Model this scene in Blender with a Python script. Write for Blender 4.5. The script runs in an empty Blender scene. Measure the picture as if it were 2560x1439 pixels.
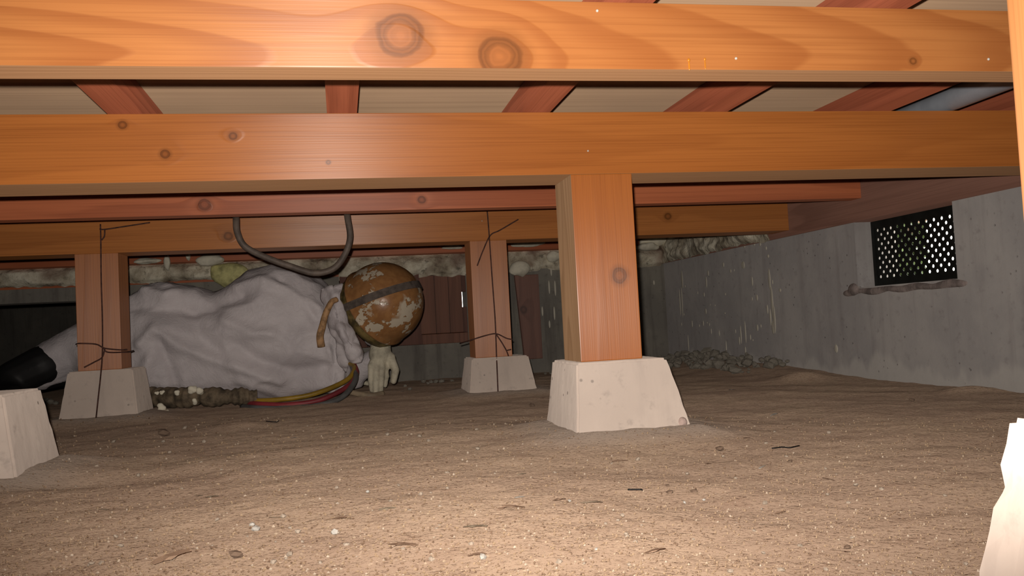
import bpy, bmesh, math, random
import numpy as np
from mathutils import Vector, Matrix, noise as mnoise
random.seed(7); rng = np.random.default_rng(7)
S = bpy.context.scene
COL = S.collection

# ------------------------------------------------------------------ camera
FPX = 2164.23
yaw, pitch, roll = 0.1969, 0.0415, 0.0527
fw = Vector((math.sin(yaw)*math.cos(pitch), math.cos(yaw)*math.cos(pitch), math.sin(pitch)))
rt = Vector((math.cos(yaw), -math.sin(yaw), 0))
up = rt.cross(fw)
c_, s_ = math.cos(roll), math.sin(roll)
rt, up = c_*rt - s_*up, s_*rt + c_*up
cam_d = bpy.data.cameras.new('camera'); cam = bpy.data.objects.new('camera', cam_d); COL.objects.link(cam)
cam_d.sensor_width = 36.0; cam_d.lens = FPX/2560*36.0; cam_d.clip_start = 0.01; cam_d.clip_end = 200
cam.matrix_world = Matrix(((rt.x, up.x, -fw.x, 0), (rt.y, up.y, -fw.y, 0), (rt.z, up.z, -fw.z, 0), (0, 0, 0, 1)))
S.camera = cam

# ------------------------------------------------------------------ light
S.view_settings.view_transform = 'Standard'; S.view_settings.look = 'None'
S.view_settings.exposure = 0.0; S.view_settings.gamma = 1.0
W = bpy.data.worlds.new('daylight'); S.world = W; W.use_nodes = True
W.node_tree.nodes['Background'].inputs[0].default_value = (1.0, 0.97, 0.88, 1)
W.node_tree.nodes['Background'].inputs[1].default_value = 7.0
fl = bpy.data.lights.new('camera_flash', 'SPOT'); flo = bpy.data.objects.new('camera_flash', fl); COL.objects.link(flo)
fl.energy = 82; fl.color = (1.0, 0.90, 0.82); fl.spot_size = math.radians(70); fl.spot_blend = 1.0; fl.shadow_soft_size = 0.006
FW = 1.9
fpos = rt*(-0.014) + up*0.025 - fw*0.005
faim = (fw + rt*0.03 + up*0.085).normalized()
flz = -faim; flx = up.cross(flz).normalized(); fly = flz.cross(flx)
flo.matrix_world = Matrix(((flx.x*FW, fly.x, flz.x, fpos.x), (flx.y*FW, fly.y, flz.y, fpos.y), (flx.z*FW, fly.z, flz.z, fpos.z), (0, 0, 0, 1)))   # wide, low flash window

def at(px, py, y):                       # a pixel of the photo carried out to depth y
    D = fw + rt*((px-1280)/FPX) - up*((py-719.5)/FPX)
    return D*(y/D.y)
def on_floor(px, py, z=-0.19):
    D = fw + rt*((px-1280)/FPX) - up*((py-719.5)/FPX)
    return D*(z/D.z)

# ------------------------------------------------------------------ node helpers
class NT:
    def __init__(s, name):
        s.m = bpy.data.materials.new(name); s.m.use_nodes = True
        s.t = s.m.node_tree; s.t.nodes.clear()
        s.out = s.t.nodes.new('ShaderNodeOutputMaterial'); s.b = s.t.nodes.new('ShaderNodeBsdfPrincipled')
        s.t.links.new(s.b.outputs[0], s.out.inputs[0])
    def n(s, typ, **kw):
        nd = s.t.nodes.new('ShaderNode'+typ)
        for k, v in kw.items():
            if k.startswith('i_'): s.put(nd.inputs[k[2:].replace('_', ' ')], v)
            else: setattr(nd, k, v)
        return nd
    def put(s, sock, v):
        if isinstance(v, bpy.types.NodeSocket): s.t.links.new(v, sock)
        elif isinstance(v, bpy.types.Node): s.t.links.new(v.outputs[0], sock)
        else:
            if sock.type == 'RGBA' and len(v) == 3: v = (*v, 1)
            sock.default_value = v
    def math(s, op, a, b=None, c=None):
        nd = s.t.nodes.new('ShaderNodeMath'); nd.operation = op
        for i, v in enumerate((a, b, c)):
            if v is not None: s.put(nd.inputs[i], v)
        return nd.outputs[0]
    def mix(s, f, a, b, blend='MIX'):
        nd = s.t.nodes.new('ShaderNodeMix'); nd.data_type = 'RGBA'; nd.blend_type = blend
        s.put(nd.inputs[0], f); s.put(nd.inputs[6], a); s.put(nd.inputs[7], b)
        return nd.outputs[2]
    def ramp(s, f, stops):
        nd = s.t.nodes.new('ShaderNodeValToRGB'); s.put(nd.inputs[0], f)
        e = nd.color_ramp.elements
        while len(e) < len(stops): e.new(0.5)
        for el, (p, c) in zip(e, stops): el.position = p; el.color = (*c, 1) if len(c) == 3 else c
        return nd.outputs[0]
    def noise(s, vec, scale, detail=3, rough=0.5, dist=0.0):
        nd = s.n('TexNoise'); s.put(nd.inputs['Vector'], vec)
        nd.inputs['Scale'].default_value = scale; nd.inputs['Detail'].default_value = detail
        nd.inputs['Roughness'].default_value = rough; nd.inputs['Distortion'].default_value = dist
        return nd.outputs[0]
    def smooth(s, f, a, b):
        nd = s.n('MapRange', interpolation_type='SMOOTHSTEP'); s.put(nd.inputs[0], f)
        nd.inputs[1].default_value = a; nd.inputs[2].default_value = b
        return nd.outputs[0]
    def scalev(s, vec, v):
        nd = s.n('VectorMath', operation='MULTIPLY'); s.put(nd.inputs[0], vec); nd.inputs[1].default_value = v
        return nd.outputs[0]
    def bump(s, h, dist, strength=1.0, normal=None):
        nd = s.n('Bump'); s.put(nd.inputs['Height'], h); nd.inputs['Distance'].default_value = dist
        nd.inputs['Strength'].default_value = strength
        if normal is not None: s.put(nd.inputs['Normal'], normal)
        return nd.outputs[0]

def wood(name, light, dark, axis='X', freq=55, pith=(0.02, 0.03, 0.05), knots=(), rough=0.42, wob=0.010, spec=0.5, contrast=1.0, grey=0.0, aniso=0.8, drough=0.3, tilt=0.0):
    """object-space timber: growth rings round a tilted pith, fibres along axis, knots (u, v, radius)"""
    k = NT(name); tc = k.n('TexCoord').outputs['Object']
    oi = k.n('ObjectInfo').outputs['Random']
    sp = k.n('SeparateXYZ'); k.put(sp.inputs[0], tc)
    X, Y, Z = sp.outputs
    u, v, w = {'X': (X, Z, Y), 'Y': (Y, X, Z), 'Z': (Z, X, Y)}[axis]
    st = {'X': (1, 9, 9), 'Y': (9, 1, 9), 'Z': (9, 9, 1)}[axis]
    fib = {'X': (4, 420, 420), 'Y': (420, 4, 420), 'Z': (420, 420, 4)}[axis]
    off = k.n('VectorMath', operation='ADD'); k.put(off.inputs[0], tc)
    cmb = k.n('CombineXYZ'); k.put(cmb.inputs[0], k.math('MULTIPLY', oi, 3.7)); k.put(cmb.inputs[1], k.math('MULTIPLY', oi, 1.3)); k.put(off.inputs[1], cmb.outputs[0])
    tcr = off.outputs[0]
    n1 = k.noise(k.scalev(tcr, st), 1.6, 2.0, 0.45)
    n2 = k.noise(k.scalev(tcr, fib), 1.0, 2.0, 0.6)
    a, b, c = pith
    vv = k.math('SUBTRACT', v, k.math('MULTIPLY_ADD', u, b, a)); ww = k.math('SUBTRACT', w, k.math('MULTIPLY_ADD', u, tilt, c))
    rr = k.math('SQRT', k.math('ADD', k.math('MULTIPLY', vv, vv), k.math('MULTIPLY', ww, ww)))
    rr = k.math('MULTIPLY_ADD', n1, wob*4, rr)
    kd = None
    for (ku, kv, kr) in knots:
        du = k.math('SUBTRACT', u, ku); dv = k.math('SUBTRACT', v, kv)
        d = k.math('SQRT', k.math('ADD', k.math('MULTIPLY', k.math('MULTIPLY', du, du), 0.85), k.math('MULTIPLY', dv, dv)))
        e = k.math('DIVIDE', d, kr)
        g = k.math('EXPONENT', k.math('MULTIPLY', k.math('MULTIPLY', e, e), -0.22))
        rr = k.math('MULTIPLY_ADD', g, -kr*1.1, rr)
        kd = e if kd is None else k.math('MINIMUM', kd, e)
    g = k.math('FRACT', k.math('MULTIPLY', rr, freq))
    ring = k.math('MULTIPLY', k.smooth(g, 0.25, 0.88), k.math('SUBTRACT', 1.0, k.smooth(g, 0.90, 1.0)))
    mid = tuple(l*0.45 + d*0.55 for l, d in zip(light, dark))
    col = k.mix(k.math('MULTIPLY', ring, 0.75*contrast), light, mid)
    big = k.noise(k.scalev(tcr, st), 0.9, 2.0)
    col = k.mix(k.math('MULTIPLY', k.smooth(big, 0.45, 0.75), 0.45), col, mid)
    col = k.mix(k.math('MULTIPLY', k.smooth(n2, 0.40, 0.75), 0.30), col, tuple(d*0.8 for d in dark))
    if grey: col = k.mix(grey, col, (0.16, 0.13, 0.10))
    if kd is not None:
        wobk = k.math('MULTIPLY_ADD', k.noise(tc, 60, 2), 0.35, k.math('SUBTRACT', kd, 0.17))
        rings = k.math('SINE', k.math('MULTIPLY', wobk, 19))
        kc = k.ramp(wobk, [(0.0, tuple(x*0.95 for x in mid)), (0.45, tuple(x*0.75 for x in mid)), (0.76, tuple(x*0.42 for x in mid)), (0.98, tuple(x*0.60 for x in mid))])
        kc = k.mix(k.math('MULTIPLY', k.math('MAXIMUM', rings, 0.0), 0.35), kc, mid)
        col = k.mix(k.math('MULTIPLY', k.math('SUBTRACT', 1.0, k.smooth(wobk, 0.9, 1.75)), 0.55), col, tuple(x*0.62 for x in mid))
        col = k.mix(k.math('SUBTRACT', 1.0, k.smooth(wobk, 0.92, 1.06)), col, kc)
    k.put(k.b.inputs['Base Color'], col)
    k.b.inputs['Roughness'].default_value = rough
    k.b.inputs['Specular IOR Level'].default_value = spec; k.b.inputs['Diffuse Roughness'].default_value = drough
    tg = k.n('Tangent', direction_type='RADIAL', axis=axis); k.put(k.b.inputs['Tangent'], tg.outputs[0])
    k.b.inputs['Anisotropic'].default_value = aniso
    k.b.inputs['Anisotropic Rotation'].default_value = 0.0
    k.put(k.b.inputs['Normal'], k.bump(k.math('ADD', n2, k.math('MULTIPLY', ring, 0.8)), 0.0004, 0.6))
    return k.m

def simple(name, col, rough=0.7, var=0.25, scale=30, bump=0.0, bscale=None, metal=0.0, spec=0.4, col2=None, rough_d=None):
    k = NT(name); tc = k.n('TexCoord').outputs['Object']
    n = k.noise(tc, scale, 4, 0.6)
    c2 = col2 or tuple(x*(1-var*1.6) for x in col)
    k.put(k.b.inputs['Base Color'], k.mix(k.smooth(n, 0.35, 0.7), col, c2))
    k.b.inputs['Roughness'].default_value = rough; k.b.inputs['Metallic'].default_value = metal
    k.b.inputs['Specular IOR Level'].default_value = spec
    if bump: k.put(k.b.inputs['Normal'], k.bump(k.noise(tc, bscale or scale*3, 4, 0.6), bump))
    return k.m

def concrete(name, base, dark, light, speck=0.5, bump=0.0012, stain=0.5, scale=1.0, efflo=False):
    k = NT(name); tc = k.n('TexCoord').outputs['Object']
    a = k.noise(tc, 5*scale, 5, 0.6); b = k.noise(tc, 38*scale, 4, 0.65); c = k.noise(k.scalev(tc, (14, 14, 1.2)), 1.6, 4, 0.6)
    col = k.mix(k.smooth(a, 0.38, 0.68), base, light)
    col = k.mix(k.math('MULTIPLY', k.smooth(c, 0.48, 0.75), stain), col, dark)
    col = k.mix(k.math('MULTIPLY', k.smooth(b, 0.55, 0.8), 0.5), col, dark)
    vo = k.n('TexVoronoi'); k.put(vo.inputs['Vector'], tc); vo.inputs['Scale'].default_value = 46*scale
    pit = k.math('SUBTRACT', 1.0, k.smooth(vo.outputs['Distance'], 0.06, 0.16))
    sel = k.smooth(k.noise(tc, 21*scale, 1), 0.55, 0.6)
    pit = k.math('MULTIPLY', pit, sel)
    col = k.mix(k.math('MULTIPLY', pit, speck), col, tuple(x*0.35 for x in dark))
    if efflo:   # salts creeping up from the soil line
        sz = k.n('SeparateXYZ'); k.put(sz.inputs[0], tc)
        e = k.math('ADD', sz.outputs[2], k.math('MULTIPLY', k.noise(k.scalev(tc, (1, 14, 4)), 1.0, 3), -0.16))
        col = k.mix(k.math('MULTIPLY', k.math('SUBTRACT', 1.0, k.smooth(e, -0.255, -0.225)), 0.6), col, (0.52, 0.50, 0.46))
    k.put(k.b.inputs['Base Color'], col)
    k.b.inputs['Roughness'].default_value = 0.9; k.b.inputs['Specular IOR Level'].default_value = 0.2
    k.b.inputs['Diffuse Roughness'].default_value = 0.6
    h = k.math('SUBTRACT', k.math('ADD', b, k.math('MULTIPLY', k.noise(tc, 140*scale, 3), 0.4)), pit)
    k.put(k.b.inputs['Normal'], k.bump(h, bump))
    return k.m

# ------------------------------------------------------------------ mesh helpers
def link(name, me, mat=None, parent=None, loc=None):
    o = bpy.data.objects.new(name, me); COL.objects.link(o)
    if mat is not None:
        me.materials.clear(); me.materials.append(mat)
    if parent is not None: o.parent = parent
    if loc is not None: o.location = loc
    return o
def tag(o, label, cat, group=None, kind=None):
    o['label'] = label; o['category'] = cat
    if group: o['group'] = group
    if kind: o['kind'] = kind
    return o
def struct(o, label=None):
    o['kind'] = 'structure'
    if label: o['label'] = label
    return o
def empty(name, loc):
    o = bpy.data.objects.new(name, None); COL.objects.link(o); o.location = loc; o.empty_display_size = 0.05
    return o
def mesh_of(bm, name='m', smooth=False):
    me = bpy.data.meshes.new(name); bm.to_mesh(me); bm.free()
    if smooth: me.polygons.foreach_set('use_smooth', [True]*len(me.polygons))
    return me
def np_mesh(name, V, F, smooth=True):
    me = bpy.data.meshes.new(name); me.from_pydata([tuple(map(float, p)) for p in V], [], [tuple(map(int, f)) for f in F]); me.update()
    if smooth: me.polygons.foreach_set('use_smooth', [True]*len(me.polygons))
    return me
def bm_box(bm, x0, x1, y0, y1, z0, z1):
    vs = [bm.verts.new(p) for p in ((x0,y0,z0),(x1,y0,z0),(x1,y1,z0),(x0,y1,z0),(x0,y0,z1),(x1,y0,z1),(x1,y1,z1),(x0,y1,z1))]
    for f in ((0,3,2,1),(4,5,6,7),(0,1,5,4),(1,2,6,5),(2,3,7,6),(3,0,4,7)): bm.faces.new([vs[i] for i in f])
    return vs
def bm_seg(bm, n):       # cut long boxes so the shading/bevel stays even
    pass
def timber(name, x0, x1, y0, y1, z0, z1, mat, bev=0.003, parent=None):
    """squared timber, arrises eased, origin at its own base centre"""
    cx, cy, cz = (x0+x1)/2, (y0+y1)/2, z0
    bm = bmesh.new(); bm_box(bm, x0-cx, x1-cx, y0-cy, y1-cy, z0-cz, z1-cz)
    bmesh.ops.bevel(bm, geom=bm.edges[:], offset=bev, segments=2, affect='EDGES', profile=0.6)
    o = link(name, mesh_of(bm, name), mat, parent, (cx, cy, cz))
    return o
def tube_mesh(name, pts, r, n=10, res=8, radf=None, closed_ends=True):
    """smooth tube through the points (Catmull-Rom), radf(t) scales the radius"""
    P = [np.array(p, float) for p in pts]
    Q = []
    ext = [2*P[0]-P[1]] + P + [2*P[-1]-P[-2]]
    for i in range(1, len(ext)-2):
        p0, p1, p2, p3 = ext[i-1:i+3]
        for j in range(res):
            t = j/res
            Q.append(0.5*((2*p1)+(-p0+p2)*t+(2*p0-5*p1+4*p2-p3)*t*t+(-p0+3*p1-3*p2+p3)*t**3))
    Q.append(P[-1]); Q = np.array(Q); m = len(Q)
    T = np.gradient(Q, axis=0); T /= np.linalg.norm(T, axis=1)[:, None]
    a = np.array([0, 0, 1.0]) if abs(T[0][2]) < 0.9 else np.array([1.0, 0, 0])
    V = []; F = []
    for i in range(m):
        a = a - T[i]*np.dot(a, T[i]); a /= np.linalg.norm(a); b = np.cross(T[i], a)
        rr = r*(radf(i/(m-1)) if radf else 1)
        for k in range(n):
            th = 2*math.pi*k/n; V.append(Q[i]+rr*(math.cos(th)*a+math.sin(th)*b))
    for i in range(m-1):
        for k in range(n): F.append((i*n+k, i*n+(k+1) % n, (i+1)*n+(k+1) % n, (i+1)*n+k))
    F.append(tuple(range(n))[::-1]); F.append(tuple((m-1)*n+k for k in range(n)))
    me = np_mesh(name, V, F)
    for p in me.polygons[-2:]: p.use_smooth = False
    return me
def recenter(o, base=True):
    """move the origin of a mesh object whose vertices are in world space to its base centre"""
    me = o.data; n = len(me.vertices); co = np.empty(n*3, np.float32); me.vertices.foreach_get('co', co); co = co.reshape(-1, 3)
    mn, mx = co.min(0), co.max(0); c = (mn+mx)/2
    if base: c[2] = mn[2]
    me.vertices.foreach_set('co', (co-c).ravel()); me.update(); o.location = [float(x) for x in c]
    return o
def ellip(bm, c, r, rot=None, seg=20):
    M = Matrix.Translation(Vector(c)) @ (rot.to_4x4() if rot else Matrix.Identity(4)) @ Matrix.Diagonal((*r, 1))
    bmesh.ops.create_uvsphere(bm, u_segments=seg, v_segments=seg//2+2, radius=1, matrix=M)
def capsule(bm, p, q, r0, r1, seg=14):
    p, q = Vector(p), Vector(q); d = (q-p); L = d.length; rot = d.to_track_quat('Z', 'Y').to_matrix()
    rings = []; st = 5
    prof = [(-r0*math.cos(i*math.pi/2/st), r0*math.sin(i*math.pi/2/st)) for i in range(1, st+1)] + [(L+r1*math.sin(i*math.pi/2/st), r1*math.cos(i*math.pi/2/st)) for i in range(0, st)]
    bot = bm.verts.new(p+rot @ Vector((0, 0, -r0))); top = bm.verts.new(p+rot @ Vector((0, 0, L+r1)))
    for z, rr in prof: rings.append([bm.verts.new(p+rot @ Vector((rr*math.cos(2*math.pi*k/seg), rr*math.sin(2*math.pi*k/seg), z))) for k in range(seg)])
    for a, b in zip(rings, rings[1:]):
        for k in range(seg): bm.faces.new((a[k], a[(k+1) % seg], b[(k+1) % seg], b[k]))
    for k in range(seg):
        bm.faces.new((bot, rings[0][(k+1) % seg], rings[0][k])); bm.faces.new((top, rings[-1][k], rings[-1][(k+1) % seg]))
def remesh(bm, voxel, smooth=4, name='blob'):
    me = mesh_of(bm, name); o = bpy.data.objects.new('tmp', me); COL.objects.link(o)
    m = o.modifiers.new('r', 'REMESH'); m.mode = 'VOXEL'; m.voxel_size = voxel
    if smooth:
        s = o.modifiers.new('s', 'SMOOTH'); s.iterations = smooth; s.factor = 0.5
    dg = bpy.context.evaluated_depsgraph_get(); dg.update()
    r = bpy.data.meshes.new_from_object(o.evaluated_get(dg)); r.name = name
    bpy.data.objects.remove(o); bpy.data.meshes.remove(me)
    r.polygons.foreach_set('use_smooth', [True]*len(r.polygons))
    return r
def get_co(me):
    co = np.empty(len(me.vertices)*3, np.float32); me.vertices.foreach_get('co', co); return co.reshape(-1, 3).astype(float)
def get_no(me):
    me.update(); no = np.empty(len(me.vertices)*3, np.float32); me.vertices.foreach_get('normal', no); return no.reshape(-1, 3).astype(float)
def set_co(me, co): me.vertices.foreach_set('co', co.astype(np.float32).ravel()); me.update()
def pn(p, s, o=0.0): return mnoise.noise(Vector((p[0]*s+o, p[1]*s-o*0.7, p[2]*s+o*1.3)))

# ------------------------------------------------------------------ materials
OR_L, OR_D = (0.47, 0.165, 0.038), (0.22, 0.056, 0.013)
RD_L, RD_D = (0.58, 0.185, 0.080), (0.30, 0.080, 0.038)
M = {}
M['joist'] = wood('joist_wood', (0.28, 0.082, 0.042), (0.14, 0.035, 0.018), 'Y', 60, (0.02, 0.02, 0.06), (), 0.7, drough=1.0, spec=0.2)
M['sawn'] = wood('fill_lit_underside', (0.27, 0.145, 0.072), (0.19, 0.095, 0.042), 'X', 90, (0.0, 0.02, 0.05), (), 0.9, drough=1.0, spec=0.15, aniso=0)  # tan underside tone, fill light at grazing angles put into its colour
M['fill_lit_v'] = wood('fill_lit_side', (0.27, 0.165, 0.090), (0.14, 0.075, 0.035), 'Z', 130, (0.01, 0.02, 0.02), (), 0.9, drough=1.0, spec=0.15, aniso=0)  # post sides: the same fill light painted in as a tan tone
def fill_lit_faces(o, test, mat):  # gives faces side-on to the flash the tone with painted-in fill light
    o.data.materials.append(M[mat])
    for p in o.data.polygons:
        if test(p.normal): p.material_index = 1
M['back_wood'] = wood('back_sill_wood', RD_L, RD_D, 'X', 60, (0.0, 0.02, 0.05), (), 0.55)
M['plank'] = wood('old_plank_wood', (0.27, 0.12, 0.075), (0.12, 0.05, 0.03), 'Z', 70, (0.0, 0.03, 0.06), (), 0.7)
M['block'] = concrete('foundation_block_concrete', (0.62, 0.535, 0.465), (0.32, 0.27, 0.24), (0.70, 0.61, 0.53), 0.45, 0.0010, 0.25)
M['wall'] = concrete('foundation_wall_concrete', (0.34, 0.325, 0.315), (0.19, 0.165, 0.16), (0.41, 0.39, 0.37), 0.3, 0.0016, 0.3, efflo=True)
M['wall_dark'] = concrete('old_wall_concrete', (0.26, 0.245, 0.215), (0.11, 0.095, 0.085), (0.34, 0.32, 0.27), 0.3, 0.003, 0.6)
M['foam'] = simple('foam_cream', (0.90, 0.85, 0.68), 0.8, 0.15, 25, 0.002, 40)
M['drip'] = simple('foam_drip', (0.74, 0.70, 0.58), 0.7, 0.1, 25)
M['foam_y'] = simple('foam_yellowed', (0.80, 0.76, 0.34), 0.8, 0.35, 25, 0.004, 40)
M['plaster'] = simple('plaster_crumb', (0.72, 0.66, 0.54), 0.9, 0.45, 30, 0.002, 90)
M['wire'] = simple('rusty_wire', (0.10, 0.040, 0.028), 0.7, 0.4, 80)
M['suit'] = None
M['rubber_grey'] = simple('grey_brown_rubber', (0.16, 0.125, 0.10), 0.6, 0.3, 30)
M['yellow'] = simple('yellow_hose', (0.42, 0.26, 0.03), 0.45, 0.3, 14)
M['red'] = simple('red_hose', (0.34, 0.045, 0.055), 0.5, 0.3, 14)
M['grey'] = simple('grey_hose', (0.17, 0.17, 0.165), 0.55, 0.3, 14)
M['tan'] = simple('tan_hose', (0.42, 0.33, 0.22), 0.6, 0.3, 20)
M['duct'] = simple('dusty_duct', (0.26, 0.20, 0.13), 0.85, 0.5, 26, 0.003, 60)
M['pvc'] = simple('grey_pipe', (0.30, 0.33, 0.37), 0.35, 0.1, 20)
M['black'] = simple('black_rubber', (0.014, 0.014, 0.014), 0.6, 0.2, 20)
M['skin'] = simple('skin', (0.30, 0.15, 0.09), 0.6, 0.15, 40)
M['metal_dark'] = simple('dark_grille_metal', (0.018, 0.020, 0.018), 0.55, 0.3, 30, metal=0.3)
M['pebble_l'] = simple('pale_pebble', (0.55, 0.46, 0.36), 0.85, 0.3, 60)
M['pebble_d'] = simple('brown_clod', (0.29, 0.20, 0.14), 0.95, 0.4, 60)
M['chip'] = simple('wood_chip', (0.60, 0.42, 0.29), 0.8, 0.35, 40)
M['leaf'] = simple('dry_leaf', (0.55, 0.46, 0.33), 0.8, 0.35, 40)
M['flake'] = simple('white_flake', (0.62, 0.60, 0.54), 0.7, 0.15, 40)
M['resin'] = simple('amber_resin', (0.60, 0.22, 0.02), 0.12, 0.2, 20, spec=0.8)
M['nail'] = simple('steel_nail', (0.6, 0.56, 0.45), 0.25, 0.1, 20, metal=1.0)

# ------------------------------------------------------------------ floor
BLK = {  # foundation blocks: top x0,x1,y0,y1,z ; bottom x0,x1,y0,y1 at z=-0.19
 'B':  dict(t=(0.362, 0.512, 1.325, 1.488, -0.067), b=(0.350, 0.545, 1.305, 1.515)),
 'C1': dict(t=(0.349, 0.507, 2.362, 2.515, -0.089), b=(0.335, 0.526, 2.345, 2.535)),
 'C2': dict(t=(-0.680, -0.526, 2.362, 2.515, -0.062), b=(-0.702, -0.512, 2.345, 2.535)),
 'L':  dict(t=(-0.640, -0.468, 1.335, 1.490, -0.061), b=(-0.670, -0.446, 1.315, 1.515)),
 'R':  dict(t=(0.368, 0.520, 0.280, 0.434, -0.066), b=(0.352, 0.545, 0.260, 0.456)),
}
MOUND = {'B': 0.018, 'C1': 0.012, 'C2': 0.016, 'L': 0.022, 'R': 0.004}
def smoothstep(a, b, t):
    t = np.clip((t-a)/(b-a), 0, 1); return t*t*(3-2*t)
def ground(x, y, fine=True):
    x = np.asarray(x, float); y = np.asarray(y, float)
    h = np.full(np.broadcast(x, y).shape, -0.193)
    # a low crest running across, the soil falls away behind it
    d = (y - (1.27 + 0.66*(x+0.42)))*0.83
    h = h + 0.010*(1-smoothstep(-0.06, 0.14, d))*(1-smoothstep(0.1, 0.4, x))
    h = h - 0.016*np.exp(-((x+0.37)/0.14)**2-((y-1.29)/0.055)**2)
    h = h + 0.022*smoothstep(1.05, 1.36, x)*smoothstep(1.9, 2.6, y)
    h = h - 0.010*smoothstep(2.9, 3.5, y)
    for kx, ky, ka, kw in ((1.22, 2.15, 0.020, 0.06), (1.30, 1.62, 0.012, 0.05), (-0.22, 2.0, 0.010, 0.06), (0.9, 1.9, 0.006, 0.2), (0.1, 0.85, 0.004, 0.25)):
        h = h + ka*np.exp(-((x-kx)**2+(y-ky)**2)/kw**2)
    for kk, B in BLK.items():
        x0, x1, y0, y1 = B['b']
        dx = np.maximum(np.maximum(x0-x, x-x1), 0); dy = np.maximum(np.maximum(y0-y, y-y1), 0)
        dd = np.sqrt(dx*dx+dy*dy)
        h = h + MOUND[kk]*np.exp(-(dd/0.072)**1.5)
    return h
def gz(x, y): return float(ground(np.array([x]), np.array([y]))[0])
xs = np.unique(np.concatenate([np.linspace(-5, -1.6, 10), np.linspace(-1.6, -0.8, 34), np.arange(-0.8, 0.75, 0.008), np.arange(0.75, 1.36, 0.014), [1.5, 1.8]]))
ys = [-2.0, -1.2, -0.6, -0.2, 0.0, 0.2, 0.3]; yv = 0.38
while yv < 3.5: ys.append(yv); yv *= 1.0088
ys += list(np.linspace(3.55, 7.2, 8)); ys = np.array(ys)
GX, GY = np.meshgrid(xs, ys); H = ground(GX, GY)
flat = np.array([GX.ravel(), GY.ravel()]).T
nz = np.array([0.0034*mnoise.noise(Vector((a*9, b*9, 3.1))) + 0.0015*mnoise.noise(Vector((a*31, b*31, 7.7))) + 0.0010*mnoise.noise(Vector((a*95, b*95, 1.7))) for a, b in flat])
H = H + nz.reshape(H.shape)
nx, ny = len(xs), len(ys)
V = np.stack([GX.ravel(), GY.ravel(), H.ravel()], 1)
F = [(j*nx+i, j*nx+i+1, (j+1)*nx+i+1, (j+1)*nx+i) for j in range(ny-1) for i in range(nx-1)]
def floor_z(x, y): return gz(x, y)
k = NT('soil'); tc = k.n('TexCoord').outputs['Object']
a = k.noise(tc, 3.2, 4, 0.6); b = k.noise(tc, 22, 5, 0.65); c = k.noise(tc, 170, 3, 0.6)
col = k.mix(k.smooth(a, 0.35, 0.65), (0.40, 0.295, 0.21), (0.34, 0.245, 0.178))
col = k.mix(k.math('MULTIPLY', k.smooth(b, 0.5, 0.75), 0.55), col, (0.25, 0.165, 0.115))
col = k.mix(k.math('MULTIPLY', k.smooth(c, 0.5, 0.72), 0.55), col, (0.17, 0.11, 0.075))
vo = k.n('TexVoronoi'); k.put(vo.inputs['Vector'], tc); vo.inputs['Scale'].default_value = 210
sp = k.math('MULTIPLY', k.math('SUBTRACT', 1.0, k.smooth(vo.outputs['Distance'], 0.16, 0.30)), k.smooth(k.noise(tc, 90, 1), 0.52, 0.6))
col = k.mix(k.math('MULTIPLY', sp, 0.75), col, (0.56, 0.45, 0.32))
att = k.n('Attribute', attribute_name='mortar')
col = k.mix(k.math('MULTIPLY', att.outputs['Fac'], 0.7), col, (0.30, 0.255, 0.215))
k.put(k.b.inputs['Base Color'], col); k.b.inputs['Roughness'].default_value = 1.0; k.b.inputs['Specular IOR Level'].default_value = 0.1
k.b.inputs['Diffuse Roughness'].default_value = 1.0
k.put(k.b.inputs['Normal'], k.bump(k.math('ADD', k.math('MULTIPLY', b, 2.0), c), 0.0026))
M['soil'] = k.m
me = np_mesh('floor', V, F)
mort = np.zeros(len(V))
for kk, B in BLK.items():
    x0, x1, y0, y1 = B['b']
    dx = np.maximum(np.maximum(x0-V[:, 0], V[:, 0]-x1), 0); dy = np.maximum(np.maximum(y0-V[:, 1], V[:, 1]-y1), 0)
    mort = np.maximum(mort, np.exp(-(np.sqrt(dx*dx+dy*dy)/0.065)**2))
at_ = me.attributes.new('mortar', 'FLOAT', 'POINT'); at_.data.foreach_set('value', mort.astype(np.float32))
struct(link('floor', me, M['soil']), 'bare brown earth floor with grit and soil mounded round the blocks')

# ------------------------------------------------------------------ shell
M['ply'] = None
k = NT('plywood'); tc = k.n('TexCoord').outputs['Object']
g1 = k.noise(k.scalev(tc, (2, 160, 1)), 1.0, 3, 0.6); g2 = k.noise(tc, 2.5, 3)
col = k.mix(k.smooth(g1, 0.4, 0.7), (0.42, 0.285, 0.178), (0.35, 0.235, 0.145)); col = k.mix(k.math('MULTIPLY', k.smooth(g2, 0.4, 0.7), 0.4), col, (0.28, 0.19, 0.125))
k.put(k.b.inputs['Base Color'], col); k.b.inputs['Roughness'].default_value = 0.8; k.b.inputs['Diffuse Roughness'].default_value = 1.0; M['ply'] = k.m
ZJ0, ZJ1 = 0.3396, 0.3846
bm = bmesh.new(); bm_box(bm, -5, 1.47, -2.0, 7.2, ZJ1, ZJ1+0.012)
struct(link('ceiling', mesh_of(bm), M['ply']), 'pale plywood subfloor resting on the joists')
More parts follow.
